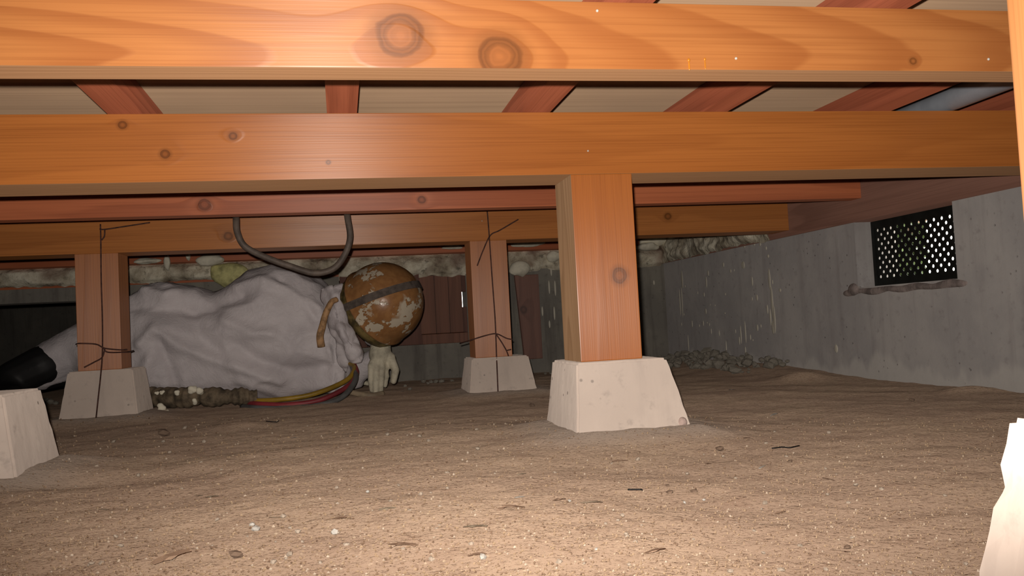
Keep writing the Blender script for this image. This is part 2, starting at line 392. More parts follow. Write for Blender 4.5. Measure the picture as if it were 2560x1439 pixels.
# right foundation wall with the vent opening
XW = 1.345; VY0, VY1, VZ0, ZS = 1.690, 2.067, 0.048, 0.2208
bm = bmesh.new()
for bx in ((XW, 1.47, -2.0, VY0, -0.5, ZS), (XW, 1.47, VY1, 3.62, -0.5, ZS), (XW, 1.47, VY0, VY1, -0.5, VZ0)): bm_box(bm, *bx)
wr = struct(link('wall_right', mesh_of(bm), M['wall']), 'grey concrete foundation wall with a vent opening')
bm = bmesh.new(); bm_box(bm, 1.36, 1.47, 3.62, 7.2, -0.5, ZJ1); bm_box(bm, 1.36, 1.47, -2.0, 7.2, 0.33, ZJ1)
struct(link('wall_outer', mesh_of(bm), M['wall_dark']))
YW = 3.45
bm = bmesh.new()
for bx in ((-0.72, 0.0, YW, YW+0.12, -0.5, ZS), (0.0, 0.50, YW, YW+0.12, -0.5, -0.063), (0.50, 0.675, YW, YW+0.12, -0.5, ZS), (0.675, 0.73, YW+0.06, YW+0.12, -0.5, ZS), (0.73, XW, YW, YW+0.12, -0.5, ZS), (-5, -0.72, YW, YW+0.12, 0.170, ZS), (-5, -2.6, YW, YW+0.12, -0.5, 0.17)): bm_box(bm, *bx)
wb = struct(link('wall_back', mesh_of(bm), M['wall_dark']), 'dark stained concrete foundation wall with openings')
bm = bmesh.new()
bm_box(bm, -5.1, -5, -2.1, 7.3, -0.5, 0.4); struct(link('wall_left', mesh_of(bm), M['wall_dark']))
bm = bmesh.new(); bm_box(bm, -5, 1.47, -2.1, -2.0, -0.5, 0.4); struct(link('wall_front', mesh_of(bm), M['wall_dark']))
bm = bmesh.new(); bm_box(bm, -5, 0.20, 7.2, 7.3, -0.5, 0.4); bm_box(bm, 0.20, 1.47, 4.4, 4.5, -0.5, 0.02); bm_box(bm, 0.20, 1.47, 4.4, 4.5, 0.30, 0.4); bm_box(bm, 0.10, 0.20, 4.4, 7.3, -0.5, 0.4); struct(link('wall_far', mesh_of(bm), M['wall_dark']))
# sills
sr = timber('sill_beam', 1.333, 1.45, -1.9, 3.57, ZS, 0.338, wood('right_sill_wood', (0.24, 0.125, 0.092), (0.12, 0.058, 0.042), 'Y', 55, (0.03, 0.02, 0.05), (), 0.7, drough=1.0, spec=0.25))
tag(sr, 'reddish brown timber sill lying along the concrete wall with the vent', 'sill beam')
sb = timber('sill_beam', -3.0, 1.333, YW+0.005, YW+0.11, ZS, 0.295, M['back_wood'])
tag(sb, 'foam-smeared timber sill on top of the dark back wall', 'sill beam')
rb = timber('rim_joist', -3.0, 1.333, YW-0.05, YW+0.06, 0.295, 0.3385, M['back_wood'])
tag(rb, 'thin dull red rim timber above the back wall sill', 'rim timber')

# ------------------------------------------------------------------ floor framing
YA, YB, YR, YC = 0.8757, 1.35, 2.0068, 2.3807
ZB0, ZB1 = 0.2372, 0.3396
XE = 1.333
def bmid(x0, x1): return (x0+x1)/2
xa0, xa1 = -1.6, XE; cx = bmid(xa0, xa1)
mA = wood('knotty_pine_bearer', (0.43, 0.170, 0.050), (0.27, 0.078, 0.020), 'X', 60, (0.010, 0.0, 0.020),
          [(0.072-cx, 0.300-0.2664, 0.0235), (0.175-cx, 0.279-0.2664, 0.0225), (0.660-cx, 0.278-0.2664, 0.0045)], 0.42, 0.007, contrast=1.25, tilt=0.115, spec=0.4)
bA = timber('floor_bearer', xa0, xa1, YA, YA+0.045, 0.2664, ZB1, mA, 0.0015)
fill_lit_faces(bA, lambda n: n.z < -0.7, 'sawn')
tag(bA, 'bright orange narrow bearer with two big knots and wavy grain', 'beam')
mB = wood('pine_beam', OR_L, OR_D, 'X', 48, (0.045, 0.008, 0.035),
          [(-0.147-cx, 0.305-ZB0, 0.0058), (-0.245-cx, 0.279-ZB0, 0.0068), (-0.303-cx, 0.323-ZB0, 0.0062), (-0.008-cx, 0.263-ZB0, 0.0035)], 0.40, 0.008, contrast=0.45, spec=0.42, tilt=0.03)
bB = timber('floor_beam', xa0, xa1, YB, YB+0.105, ZB0, ZB1, mB, 0.0015)
fill_lit_faces(bB, lambda n: n.z < -0.7, 'sawn')
tag(bB, 'thick orange beam with three small knots carried by the knotted post', 'beam')
mR = wood('red_bearer', RD_L, RD_D, 'X', 75, (0.02, 0.01, 0.03), [(-0.285-cx, 0.300-0.2772, 0.013), (0.197-cx, 0.300-0.2772, 0.009)], 0.5, 0.006)
bR = timber('floor_bearer', xa0, xa1, YR, YR+0.045, 0.2772, ZB1, mR, 0.0015)
tag(bR, 'dull red narrow bearer with dark knots behind the thick beam', 'beam')
mC = wood('rear_beam', (0.50, 0.195, 0.056), (0.25, 0.075, 0.020), 'X', 45, (0.05, 0.006, 0.04), [(-0.282-cx, 0.271-ZB0, 0.011), (0.950-cx, 0.290-ZB0, 0.010)], 0.40, 0.007, contrast=0.6)
bC = timber('floor_beam', xa0, xa1, YC, YC+0.105, ZB0, ZB1-0.0005, mC, 0.0015)
tag(bC, 'brown beam on the two wired posts with a hose looped before it', 'beam')
bF = timber('floor_beam', xa0, xa1, 0.312, 0.417, ZB0, ZB1, mC, 0.0015)
tag(bF, 'brown beam on the post beside the bright white block', 'beam')
for i, x in enumerate((-1.55, -1.25, -0.94, -0.6335, -0.3235, -0.007, 0.302, 0.612, 0.922)):
    j = timber('floor_joist', x, x+0.046, -1.9, 3.44, ZJ0, ZJ1-0.0003, M['joist'], 0.0012)
    tag(j, 'reddish brown floor joist under the plywood', 'joist', 'floor joists crossing the beams')
j = timber('floor_joist', 1.225, 1.271, -1.9, 3.44, ZJ0, ZJ1-0.0003, M['joist'], 0.0012)
tag(j, 'reddish floor joist between the grey pipe and the wall sill', 'joist', 'floor joists crossing the beams')
pp = link('drain_pipe', tube_mesh('drain_pipe', [(1.075, -1.0, 0.3606), (1.08, 0.8, 0.3606), (1.095, 1.6, 0.3606), (1.10, 3.3, 0.3606)], 0.0205, 20, 6), M['pvc'])
tag(recenter(pp), 'smooth blue-grey pipe running beside the joists under the plywood', 'pipe')

def post(name, x, y, z0, label, mat):
    o = timber('support_post', x, x+0.104, y, y+0.105, z0, ZB0, mat, 0.0015)
    if mat is mPB: fill_lit_faces(o, lambda n: abs(n.x) > 0.7, 'fill_lit_v')
    return tag(o, label, 'post')
mPB = wood('orange_post', (0.45, 0.145, 0.026), (0.25, 0.066, 0.012), 'Z', 30, (0.055, 0.03, 0.03), [(0.070+0.067, 0.449-0.376-0.052, 0.0125)], 0.38, 0.008, contrast=0.45)
mPC = wood('brown_post', (0.47, 0.175, 0.052), (0.23, 0.070, 0.020), 'Z', 40, (0.02, 0.05, 0.03), (), 0.45, 0.008, contrast=0.6)
mPN = wood('near_post', (0.30, 0.135, 0.045), (0.17, 0.052, 0.013), 'Z', 90, (0.03, 0.02, 0.01), (), 0.45, 0.006)
post('B', 0.376, YB, -0.0672, 'orange timber post with a round knot on the pinkish block', mPB)
post('C1', 0.362, YC, -0.0892, 'brown timber post with a twig-like wire up its face', mPC)
post('C2', -0.660, YC, -0.0622, 'brown timber post with wire wrapped round it before the white suit', mPC)
post('L', -0.640, YB, -0.0612, 'orange timber post at the far end of the thick beam from the vent', mPB)
post('R', 0.376, 0.312, -0.0662, 'pale timber post on the chipped white block', mPN)
def block(key, label, rough=0.0008, seed=0):
    B = BLK[key]; x0, x1, y0, y1, zt = B['t']; X0, X1, Y0, Y1 = B['b']; zb = -0.26
    s = (zt-zb)/(zt+0.19)
    e = lambda a, b: a+(b-a)*s
    bm = bmesh.new()
    q = [(e(x0, X0), e(y0, Y0), zb), (e(x1, X1), e(y0, Y0), zb), (e(x1, X1), e(y1, Y1), zb), (e(x0, X0), e(y1, Y1), zb), (x0, y0, zt), (x1, y0, zt), (x1, y1, zt), (x0, y1, zt)]
    vs = [bm.verts.new(p) for p in q]
    for f in ((0,3,2,1),(4,5,6,7),(0,1,5,4),(1,2,6,5),(2,3,7,6),(3,0,4,7)): bm.faces.new([vs[i] for i in f])
    bmesh.ops.bevel(bm, geom=bm.edges[:], offset=0.0035, segments=2, affect='EDGES')
    bmesh.ops.subdivide_edges(bm, edges=[e_ for e_ in bm.edges if e_.calc_length() > 0.02], cuts=14, use_grid_fill=True)
    bm.normal_update()
    post_x, post_y = (0.3, 0.3)
    for v in bm.verts:
        n = v.normal
        if v.co.z > zt-0.002 and n.z > 0.9: continue
        d = pn(v.co, 60, seed)*rough + pn(v.co, 18, seed+3)*rough*0.8
        edge = 1 if max(abs(n.x), abs(n.y)) < 0.93 else 0
        if edge: d -= abs(pn(v.co, 45, seed+9))*rough*2.2
        v.co += n*d
    o = link('foundation_block', mesh_of(bm, 'foundation_block', False), M['block'])
    recenter(o)
    return tag(o, label, 'concrete block')
bkB = block('B', 'pinkish concrete footing block under the orange knotted post', 0.0009, 1)
bm = bmesh.new()
for px, py, a, b in ((1500, 1066, .012, .012), (1515, 1070, .018, .008), (1548, 1074, .024, .005), (1490, 1078, .014, .006)):
    p = at(px, py, 1.312); ellip(bm, (p.x, 1.3125, p.z), (a, 0.0035, b), seg=12)
mp = link('mortar_patch', remesh(bm, 0.0022, 4, 'mortar_patch'), simple('grey_mortar', (0.56, 0.50, 0.455), 0.95, 0.3, 60, 0.002, 200)); mp.parent = bkB; mp.matrix_parent_inverse = Matrix.Translation(-bkB.location)
bm = bmesh.new(); p = at(1706, 1056, 1.31); ellip(bm, (p.x, 1.312, p.z), (0.009, 0.008, 0.010), seg=12)
mp = link('mortar_patch', remesh(bm, 0.002, 2, 'mortar_patch'), simple('pink_mortar', (0.60, 0.46, 0.40), 0.95, 0.3, 60, 0.002, 200)); mp.parent = bkB; mp.matrix_parent_inverse = Matrix.Translation(-bkB.location)
block('C1', 'pale concrete footing block under the post with the twig-like wire', 0.0008, 5)
block('C2', 'concrete footing block with a wire hanging down before it', 0.0008, 9)
block('L', 'grey concrete footing block with a hollow in the soil before it', 0.0008, 13)
block('R', 'chipped bright white footing block under the pale post', 0.0042, 17)

# ------------------------------------------------------------------ bearer details
for (px, py, r) in ((1722, 150, 0.0022), (1762, 148, 0.0018)):
    p = at(px, py, YA-0.0005); bm = bmesh.new(); ellip(bm, p, (r*0.8, r*0.5, r*1.0), seg=8); ellip(bm, p+Vector((0, 0, -0.006)), (r*0.45, r*0.35, 0.006), seg=8)
    o = link('resin_drip', mesh_of(bm, 'resin_drip', True), M['resin']); o.parent = bA; o.matrix_parent_inverse = bA.matrix_world.inverted() if False else Matrix.Translation(-bA.location)
    o['label'] = 'amber resin drip on the bearer'
for (px, py, y, par) in ((1493, 27, YA, bA), (2471, 148, YA, bA), (1840, 146, YA, bA), (1470, 377, YB, bB), (1205, 552, YC, bC)):
    p = at(px, py, y); bm = bmesh.new(); ellip(bm, p, (0.0016, 0.0016, 0.0016), seg=8)
    o = link('nail_head', mesh_of(bm, 'nail_head', True), M['flake']); o.parent = par; o.matrix_parent_inverse = Matrix.Translation(-par.location)

# ------------------------------------------------------------------ vent
vent = empty('vent_grille', (1.40, (VY0+VY1)/2, VZ0))
tag(vent, 'dark perforated metal vent with daylight through its holes', 'vent')
def vent_plate():
    bm = bmesh.new(); sx, sz = 0.0138, 0.0245; L = VY1-VY0-0.004; Hh = ZS-VZ0-0.004
    x0 = 1.398; n = 8; r = 0.0043
    cols = int((L-0.022)/sx); rows = int((Hh-0.030)/(sz/2))
    oy = (L-cols*sx)/2; oz = (Hh-rows*sz/2)/2
    def cell(y0, y1, z0, z1, hole):
        if not hole:
            vs = [bm.verts.new((x0, a, b)) for a, b in ((y0, z0), (y1, z0), (y1, z1), (y0, z1))]; bm.faces.new(vs); return
        cy, cz = (y0+y1)/2, (z0+z1)/2
        sq = [(y1, cz), (y1, z1), (cy, z1), (y0, z1), (y0, cz), (y0, z0), (cy, z0), (y1, z0)]
        a = [bm.verts.new((x0, p, q)) for p, q in sq]; b = [bm.verts.new((x0, cy+r*math.cos(i*math.pi/4), cz+r*math.sin(i*math.pi/4))) for i in range(8)]
        for i in range(8): bm.faces.new((a[i], a[(i+1) % 8], b[(i+1) % 8], b[i]))
    Y0, Z0 = VY0+0.002, VZ0+0.002
    cell(Y0, Y0+oy, Z0, Z0+Hh, False); cell(Y0+L-oy, Y0+L, Z0, Z0+Hh, False)
    cell(Y0+oy, Y0+L-oy, Z0, Z0+oz, False); cell(Y0+oy, Y0+L-oy, Z0+Hh-oz, Z0+Hh, False)
    for i in range(cols):
        for j in range(rows):
            cell(Y0+oy+i*sx, Y0+oy+(i+1)*sx, Z0+oz+j*sz/2, Z0+oz+(j+1)*sz/2, (i+j) % 2 == 0)
    bmesh.ops.remove_doubles(bm, verts=bm.verts[:], dist=1e-5)
    g = bmesh.ops.extrude_face_region(bm, geom=bm.faces[:])
    for v in g['geom']:
        if isinstance(v, bmesh.types.BMVert): v.co.x += 0.0015
    bmesh.ops.recalc_face_normals(bm, faces=bm.faces[:])
    return mesh_of(bm, 'perforated_plate')
def child(o, par):
    o.parent = par; o.matrix_parent_inverse = Matrix.Translation(-Vector(par.location)); return o
child(link('perforated_plate', vent_plate(), M['metal_dark']), vent)
bm = bmesh.new()
for bx in ((1.394, 1.404, VY0+0.0005, VY0+0.008, VZ0+0.0005, ZS-0.0005), (1.394, 1.404, VY1-0.008, VY1-0.0005, VZ0+0.0005, ZS-0.0005), (1.394, 1.404, VY0+0.008, VY1-0.008, VZ0+0.0005, VZ0+0.008), (1.394, 1.404, VY0+0.008, VY1-0.008, ZS-0.020, ZS-0.0005)): bm_box(bm, *bx)
child(link('vent_frame', mesh_of(bm), M['metal_dark']), vent)
# mortar lip under the vent
bm = bmesh.new()
for i in range(40):
    y = VY0-0.005+i*(VY1-VY0+0.05)/39; ellip(bm, (XW+0.004, y, VZ0-0.011+0.002*math.sin(i*.6)), (0.008+0.001*math.sin(i*.7), 0.034, 0.010+0.0015*math.sin(i*.5)), seg=10)
ellip(bm, (XW+0.004, VY1+0.022, VZ0-0.004), (0.013, 0.026, 0.018), seg=12)
ml = link('mortar_lip', remesh(bm, 0.003, 6, 'mortar_lip'), simple('mortar_pink', (0.36, 0.30, 0.275), 0.95, 0.3, 30, 0.002, 90)); ml.parent = wr
# outside the vent: earth, a low hedge
bm = bmesh.new(); bm_box(bm, 1.47, 14, -6, 16, -0.7, -0.25); struct(link('ground_outside', mesh_of(bm), simple('garden_soil', (0.16, 0.13, 0.08), 0.95, 0.4, 3)), 'garden soil outside the vent')
def shrub(c, r, n, seed, label):
    rr = np.random.default_rng(seed); V = []; F = []
    for i in range(n):
        d = rr.normal(size=3); d /= np.linalg.norm(d); p = np.array(c)+d*np.array(r)*rr.uniform(0.35, 1)**0.5
        a = rr.normal(size=3); a /= np.linalg.norm(a); b = np.cross(a, rr.normal(size=3)); b /= np.linalg.norm(b); s = rr.uniform(0.02, 0.045); q = len(V)
        V += [p-a*s, p+b*s*0.45, p+a*s, p-b*s*0.45]; F += [(q, q+1, q+2, q+3)]
    rt_ = empty('garden_shrub', (c[0], c[1], -0.25)); tag(rt_, label, 'shrub')
    child(link('foliage', np_mesh('foliage', V, F, False), simple('shrub_leaf', (0.07, 0.11, 0.03), 0.6, 0.4, 6)), rt_)
    for i in range(5): child(link('stem', tube_mesh('stem', [(c[0], c[1], -0.26), (c[0]+rr.uniform(-.1, .1), c[1]+rr.uniform(-.1, .1), c[2]*0.4), (c[0]+rr.uniform(-.25, .25), c[1]+rr.uniform(-.3, .3), c[2]+0.1)], 0.012, 6, 4), M['pebble_d']), rt_)
shrub((2.66, 4.02, 0.32), (0.30, 0.30, 0.62), 4200, 3, 'dense green shrub seen through the vent holes')

# ------------------------------------------------------------------ back wall boards
def plank(x0, x1, z0, z1, y0, y1, mat=None):
    o = timber('plank', x0, x1, y0, y1, z0, z1, mat or M['plank'], 0.002); o.parent = wb; return o
mDk = wood('dark_plank_wood', (0.19, 0.085, 0.06), (0.09, 0.037, 0.025), 'Z', 60, (0.0, 0.03, 0.05), (), 0.75)
for i, (a, b) in enumerate(((0.002, 0.098), (0.100, 0.205), (0.207, 0.312))): plank(a, b, -0.062, 0.2195, YW-0.012+0.003*i, YW+0.018, mDk)
for a, b in ((0.3125, 0.372), (0.374, 0.428), (0.430, 0.482)): plank(a, b, -0.022, 0.2195, YW+0.004, YW+0.028)
plank(0.313, 0.4995, -0.0625, -0.0235, YW-0.006, YW+0.03)
plank(0.4825, 0.4995, -0.0225, 0.079, YW+0.004, YW+0.028, mDk); plank(0.4825, 0.4995, 0.14, 0.2195, YW+0.004, YW+0.028, mDk)
o = timber('leaning_board', 0.697, 0.795, YW-0.026, YW-0.003, -0.145, 0.196, wood('leaning_board_wood', (0.27, 0.125, 0.085), (0.13, 0.05, 0.035), 'Z', 60, (0.0, 0.03, 0.05), [(0.20, -0.02, 0.014)], 0.6), 0.002)
for v in o.data.vertices:
    if v.co.z < 0.12 and v.co.x < 0: v.co.x += (0.12-v.co.z)*0.20
tag(o, 'weathered reddish board standing against the back wall', 'board')

# ------------------------------------------------------------------ foam and crust
k = NT('foam_crust'); tc = k.n('TexCoord').outputs['Object']
a = k.noise(tc, 9, 5, 0.65); b = k.noise(tc, 40, 4, 0.6); g = k.noise(tc, 5.5, 2)
col = k.ramp(a, [(0.30, (0.20, 0.155, 0.11)), (0.41, (0.46, 0.40, 0.29)), (0.50, (0.66, 0.60, 0.46)), (0.60, (0.88, 0.83, 0.66))])
col = k.mix(k.math('MULTIPLY', k.smooth(g, 0.56, 0.7), 0.6), col, (0.16, 0.05, 0.035)); col = k.mix(k.math('MULTIPLY', k.smooth(b, 0.55, 0.72), 0.7), col, (0.10, 0.085, 0.06))
k.put(k.b.inputs['Base Color'], col); k.b.inputs['Roughness'].default_value = 0.85; k.put(k.b.inputs['Normal'], k.bump(b, 0.008)); M['crust'] = k.m
def crust(name, p0, ux, L, z0, z1, nrm, nu, nv, amp, seed, label):
    V = []; F = []
    for j in range(nv+1):
        for i in range(nu+1):
            s = i/nu*L; t = j/nv; z = z0+(z1-z0)*t
            q = Vector(p0)+Vector(ux)*s; q.z = z
            f = min(1, t*5, (1-t)*5)
            lump = 0.5+0.9*mnoise.noise(Vector((s*9+seed, z*14, seed)))+0.5*mnoise.noise(Vector((s*27, z*33, seed+4)))
            d = max(0.0006, amp*f*max(0.05, lump))
            if j == 0: q.z += 0.012*mnoise.noise(Vector((s*12, seed, 2)))+0.006*mnoise.noise(Vector((s*37, seed, 5)))
            V.append(q+Vector(nrm)*d)
    for j in range(nv):
        for i in range(nu): F.append((j*(nu+1)+i, j*(nu+1)+i+1, (j+1)*(nu+1)+i+1, (j+1)*(nu+1)+i))
    o = link(name, np_mesh(name, V, F), M['crust']); return tag(o, label, 'foam crust', kind='stuff')
crust('foam_crust', (-1.9, YW+0.004, 0), (1, 0, 0), 1.9, 0.226, 0.294, (0, -1, 0), 300, 16, 0.030, 1.3, 'crumbly cream and brown foam crust above the dark opening')
crust('foam_crust', (0.0, YW+0.004, 0), (1, 0, 0), 1.333, 0.205, 0.294, (0, -1, 0), 220, 18, 0.026, 5.1, 'cracked grey foam crust along the back wall above the boards')
crust('foam_crust', (1.3325, 2.50, 0), (0, 1, 0), 0.95, 0.2215, 0.318, (-1, 0, 0), 170, 18, 0.026, 8.8, 'cream foam crust on the sill above the streaked wall')
def foam_lump(c, r, seed, label, mat='foam', n=7):
    rr = np.random.default_rng(seed); bm = bmesh.new(); ellip(bm, c, r, seg=14)
    for i in range(n):
        d = rr.normal(size=3); d /= np.linalg.norm(d); ellip(bm, Vector(c)+Vector(d*np.array(r)*0.75), tuple(np.array(r)*rr.uniform(0.35, 0.6)), seg=10)
    o = link('foam_lump', remesh(bm, min(r)*0.28, 2, 'foam_lump'), M[mat]); recenter(o); return tag(o, label, 'foam lump')
p = at(1640, 600, YW-0.06); foam_lump(p, (0.075, 0.03, 0.024), 1, 'big cream foam lump beside the knotted post above the back wall')
p = at(1615, 612, YW-0.06); foam_lump((p.x, p.y-0.01, p.z-0.008), (0.045, 0.028, 0.018), 11, 'cream foam bulge hanging below the big foam lump')
p = at(1815, 583, 3.0); foam_lump((1.312, 2.78, 0.283), (0.016, 0.09, 0.014), 2, 'long cream foam lump on the sill above the streaks')
p = at(525, 650, YW-0.055); foam_lump(p, (0.055, 0.022, 0.020), 3, 'smooth cream foam lump on the rim timber above the white suit')
p = at(418, 655, YW-0.058); foam_lump(p, (0.012, 0.014, 0.030), 4, 'narrow cream foam finger drooping from the rim timber')
p = at(470, 640, YW-0.058); foam_lump(p, (0.009, 0.012, 0.015), 5, 'small pale foam dab on the rim timber')
p = at(575, 685, YW-0.03); foam_lump(p, (0.075, 0.03, 0.045), 6, 'yellow-green foam mass behind the shoulder of the white suit', 'foam_y')
p = at(1320, 608, YW-0.055); foam_lump(p, (0.075, 0.018, 0.012), 7, 'pale foam strip on the rim timber between the two posts')
p = at(1300, 670, YW-0.03); foam_lump(p, (0.045, 0.024, 0.032), 8, 'cream foam blob above the leaning board')
p = at(1385, 640, YW-0.02); foam_lump(p, (0.035, 0.02, 0.02), 9, 'cream foam blob above the streaked pier')
p = at(370, 652, YW-0.058); foam_lump(p, (0.05, 0.016, 0.010), 10, 'thin cream foam smear along the rim timber')
p = at(1130, 617, YW-0.056); foam_lump(p, (0.04, 0.012, 0.010), 12, 'grey foam smear on the rim timber beside the wired post')
# drips of foam on the concrete
bm = bmesh.new(); bmesh.ops.create_icosphere(bm, subdivisions=2, radius=1)
drip = mesh_of(bm, 'drip', True)
def add_drip(c, r, par):
    o = link('drip', drip, None, par); o.location = c; o.scale = r
drip.materials.append(M['drip'])
rr = np.random.default_rng(21)
def wall_pt(px, py):
    D = fw + rt*((px-1280)/FPX) - up*((py-719.5)/FPX); return D*(XW/D.x)
def streak(px, py0, py1, w=0.003):
    a, b = wall_pt(px, py0), wall_pt(px+(py1-py0)*0.05, py1); c = (a+b)/2
    add_drip((XW, c.y, c.z), (0.0022, w*1.7, (a.z-b.z)/2), wr)
for px, y0, y1, w in ((1704, 675, 722, .006), (1703, 715, 795, .004), (1698, 720, 790, .003), (1765, 690, 720, .004), (1770, 675, 690, .004), (1764, 770, 785, .005), (1758, 800, 815, .003), (1922, 670, 725, .005), (1928, 712, 800, .005), (1934, 760, 835, .005), (1925, 770, 815, .003), (1932, 800, 835, .006), (1918, 760, 785, .003), (1860, 600, 620, .005), (1858, 652, 672, .006), (1855, 655, 670, .004), (1851, 812, 860, .003), (1862, 800, 858, .003), (1848, 840, 862, .003), (1863, 865, 885, .003), (1880, 690, 715, .003), (1892, 735, 752, .004), (1893, 810, 828, .004), (1808, 655, 668, .004), (1826, 672, 682, .004), (1720, 835, 880, .002), (1730, 800, 818, .003), (1812, 780, 785, .004), (1815, 850, 890, .002), (1760, 730, 742, .003), (1885, 600, 615, .004), (1900, 605, 615, .004), (1915, 615, 625, .003), (1920, 635, 645, .004), (1950, 720, 730, .004), (1778, 820, 835, .002), (2090, 860, 882, .005), (1876, 835, 850, .002), (1798, 825, 840, .002)): streak(px, y0, y1, w)
for i in range(16):
    y = rr.uniform(2.45, 3.3); z = rr.uniform(-0.1, 0.2); add_drip((XW, y, z), (0.0018, 0.004, rr.uniform(0.003, 0.008)), wr)
for px, y0, y1 in ((1373, 700, 735), (1388, 700, 740), (1356, 765, 790), (1374, 800, 820), (1386, 765, 800), (1378, 665, 690), (1635, 700, 712)):
    a, b = at(px, y0, YW), at(px, y1, YW); c = (a+b)/2; add_drip((c.x, YW, c.z), (0.004, 0.003, (a.z-b.z)/2), wb)

# ------------------------------------------------------------------ loose pieces
def chunk_mesh(seed, sub=1, rough=0.28):
    bm = bmesh.new(); bmesh.ops.create_icosphere(bm, subdivisions=sub, radius=1)
    for v in bm.verts: v.co *= 1+rough*mnoise.noise(v.co*1.7+Vector((seed, seed*2, 0)))*2
    return mesh_of(bm, 'chunk', sub > 1)
CH = [chunk_mesh(i*3.3) for i in range(5)]
def piece(name, me, mat, x, y, r, label, cat, group, rot=None, sink=0.25, z=None):
    me2 = PM.get((me.name, mat.name))
    if me2 is None:
        me2 = me.copy(); me2.materials.clear(); me2.materials.append(mat); PM[(me.name, mat.name)] = me2
    o = bpy.data.objects.new(name, me2); COL.objects.link(o)
    zz = gz(x, y) if z is None else z
    o.scale = r if hasattr(r, '__len__') else (r, r, r*0.7)
    o.rotation_euler = rot or (rr.uniform(-.4, .4), rr.uniform(-.4, .4), rr.uniform(0, 6.28))
    o.location = (x, y, zz+o.scale[2]*(1-sink))
    return tag(o, label, cat, group)
PM = {}
# rubble at the foot of the streaked wall
for i in range(170):
    y = rr.uniform(2.42, 3.38); w = rr.random()**1.6
    x = XW-0.02-w*0.16-(0.05 if rr.random() < .25 else 0)
    piece('plaster_chunk', CH[i % 5], M['plaster'], x, y, 0.005+0.019*rr.random()**2.2, 'crumbled plaster chunk at the foot of the streaked wall', 'rubble', 'plaster rubble below the streaked wall', z=gz(x, y)+0.018*(1-w)*max(0, rr.normal(0.6, 0.4)))
for i in range(26):
    x = rr.uniform(0.58, 0.95); y = rr.uniform(2.9, 3.35); piece('plaster_chunk', CH[i % 5], M['plaster'], x, y, rr.uniform(0.006, 0.013), 'pale plaster crumb on the soil below the leaning board', 'rubble', 'plaster crumbs below the leaning board')
for px, py in ((1060, 955), (1078, 958), (1090, 958), (1105, 957), (1130, 955), (1013, 970), (1025, 978), (1070, 962)):
    p = on_floor(px, py, -0.197); piece('plaster_chunk', CH[px % 5], M['plaster'], p.x, p.y, rr.uniform(0.007, 0.012), 'white crumb in the row on the soil beside the glove', 'rubble', 'white crumbs beside the glove')
for px, py in ((60, 1003), (75, 1000), (95, 1002), (110, 999), (125, 1000), (140, 1003), (60, 1053), (70, 1055), (85, 1054), (52, 1053), (85, 1087), (132, 1098), (62, 1112), (90, 1116)):
    p = on_floor(px, py, -0.19); piece('plaster_chunk', CH[px % 5], M['plaster'], p.x, p.y, rr.uniform(0.006, 0.010)*p.y/2.2, 'pale crumb on the soil beside the grey block', 'rubble', 'pale crumbs beside the grey block')
# pebbles, clods
for i in range(110):
    px, py = rr.uniform(150, 2420), 1439-380*rr.random()**1.5
    p = on_floor(px, py); 
    if any(B['b'][0]-0.03 < p.x < B['b'][1]+0.03 and B['b'][2]-0.03 < p.y < B['b'][3]+0.03 for B in BLK.values()): continue
    piece('pebble', CH[i % 5], M['pebble_l'], p.x, p.y, rr.uniform(0.0012, 0.0030)*(0.5+p.y*0.7), 'small pale pebble on the bare soil', 'pebble', 'pale pebbles strewn on the soil')
for px, py, r in ((1425, 1270, .0035), (1210, 1427, .0055), (838, 1362, .006), (1712, 1257, .0028), (1760, 1248, .003), (1493, 1398, .0035), (640, 1352, .0075), (632, 1338, .005), (920, 1252, .004)):
    p = on_floor(px, py); piece('pebble', CH[px % 5], M['flake'], p.x, p.y, r*0.62, 'rounded white pebble standing out on the soil', 'pebble', 'white pebbles on the soil')
for px, py, r in ((1668, 1216, .005), (1675, 1233, .006), (410, 1085, .020), (1330, 1012, .010), (1975, 1150, .005), (2280, 998, .008), (592, 1420, .008), (1800, 1122, .009), (1735, 1228, .006), (2117, 1363, .004)):
    p = on_floor(px, py); piece('soil_clod', CH[px % 5], M['pebble_d'], p.x, p.y, (r*0.75, r*0.75, r*0.42), 'dark brown clod of soil on the floor', 'soil clod', 'dark soil clods')
def chip_mesh(seed, L=1.0, Wd=0.35):
    r2 = np.random.default_rng(seed); n = 6; V = []
    for s in (1, -1):
        for j in (-1, 1):
            for i in range(n):
                t = i/(n-1)*2-1; V.append((t*L, j*Wd*(0.5+0.5*(1-abs(t)**1.5))+0.08*r2.normal(), 0.10*(1-t*t)+s*0.03+0.03*r2.normal()))
    F = []
    for s in (0, 1):
        for i in range(n-1):
            q = (s*2*n+i, s*2*n+i+1, s*2*n+n+i+1, s*2*n+n+i); F.append(q if s == 0 else q[::-1])
    for i in range(n-1): F.append((i, 2*n+i, 2*n+i+1, i+1)); F.append((n+i, n+i+1, 3*n+i+1, 3*n+i))
    F.append((0, n, 3*n, 2*n)); F.append((n-1, 3*n-1, 4*n-1, 2*n-1)) if False else F.append((n-1, 2*n+n-1, 3*n+n-1, 2*n-1))
    return np_mesh('chip', V, F, False)
CP = [chip_mesh(i) for i in range(4)]
def flat_piece(name, px, py, s, mat, label, cat, group, rz):
    p = on_floor(px, py); piece(name, CP[px % 4], M[mat], p.x, p.y, (s*0.55, s*0.5, s*0.35), label, cat, group, (rr.uniform(-.15, .15), rr.uniform(-.15, .15), rz), sink=0.5)
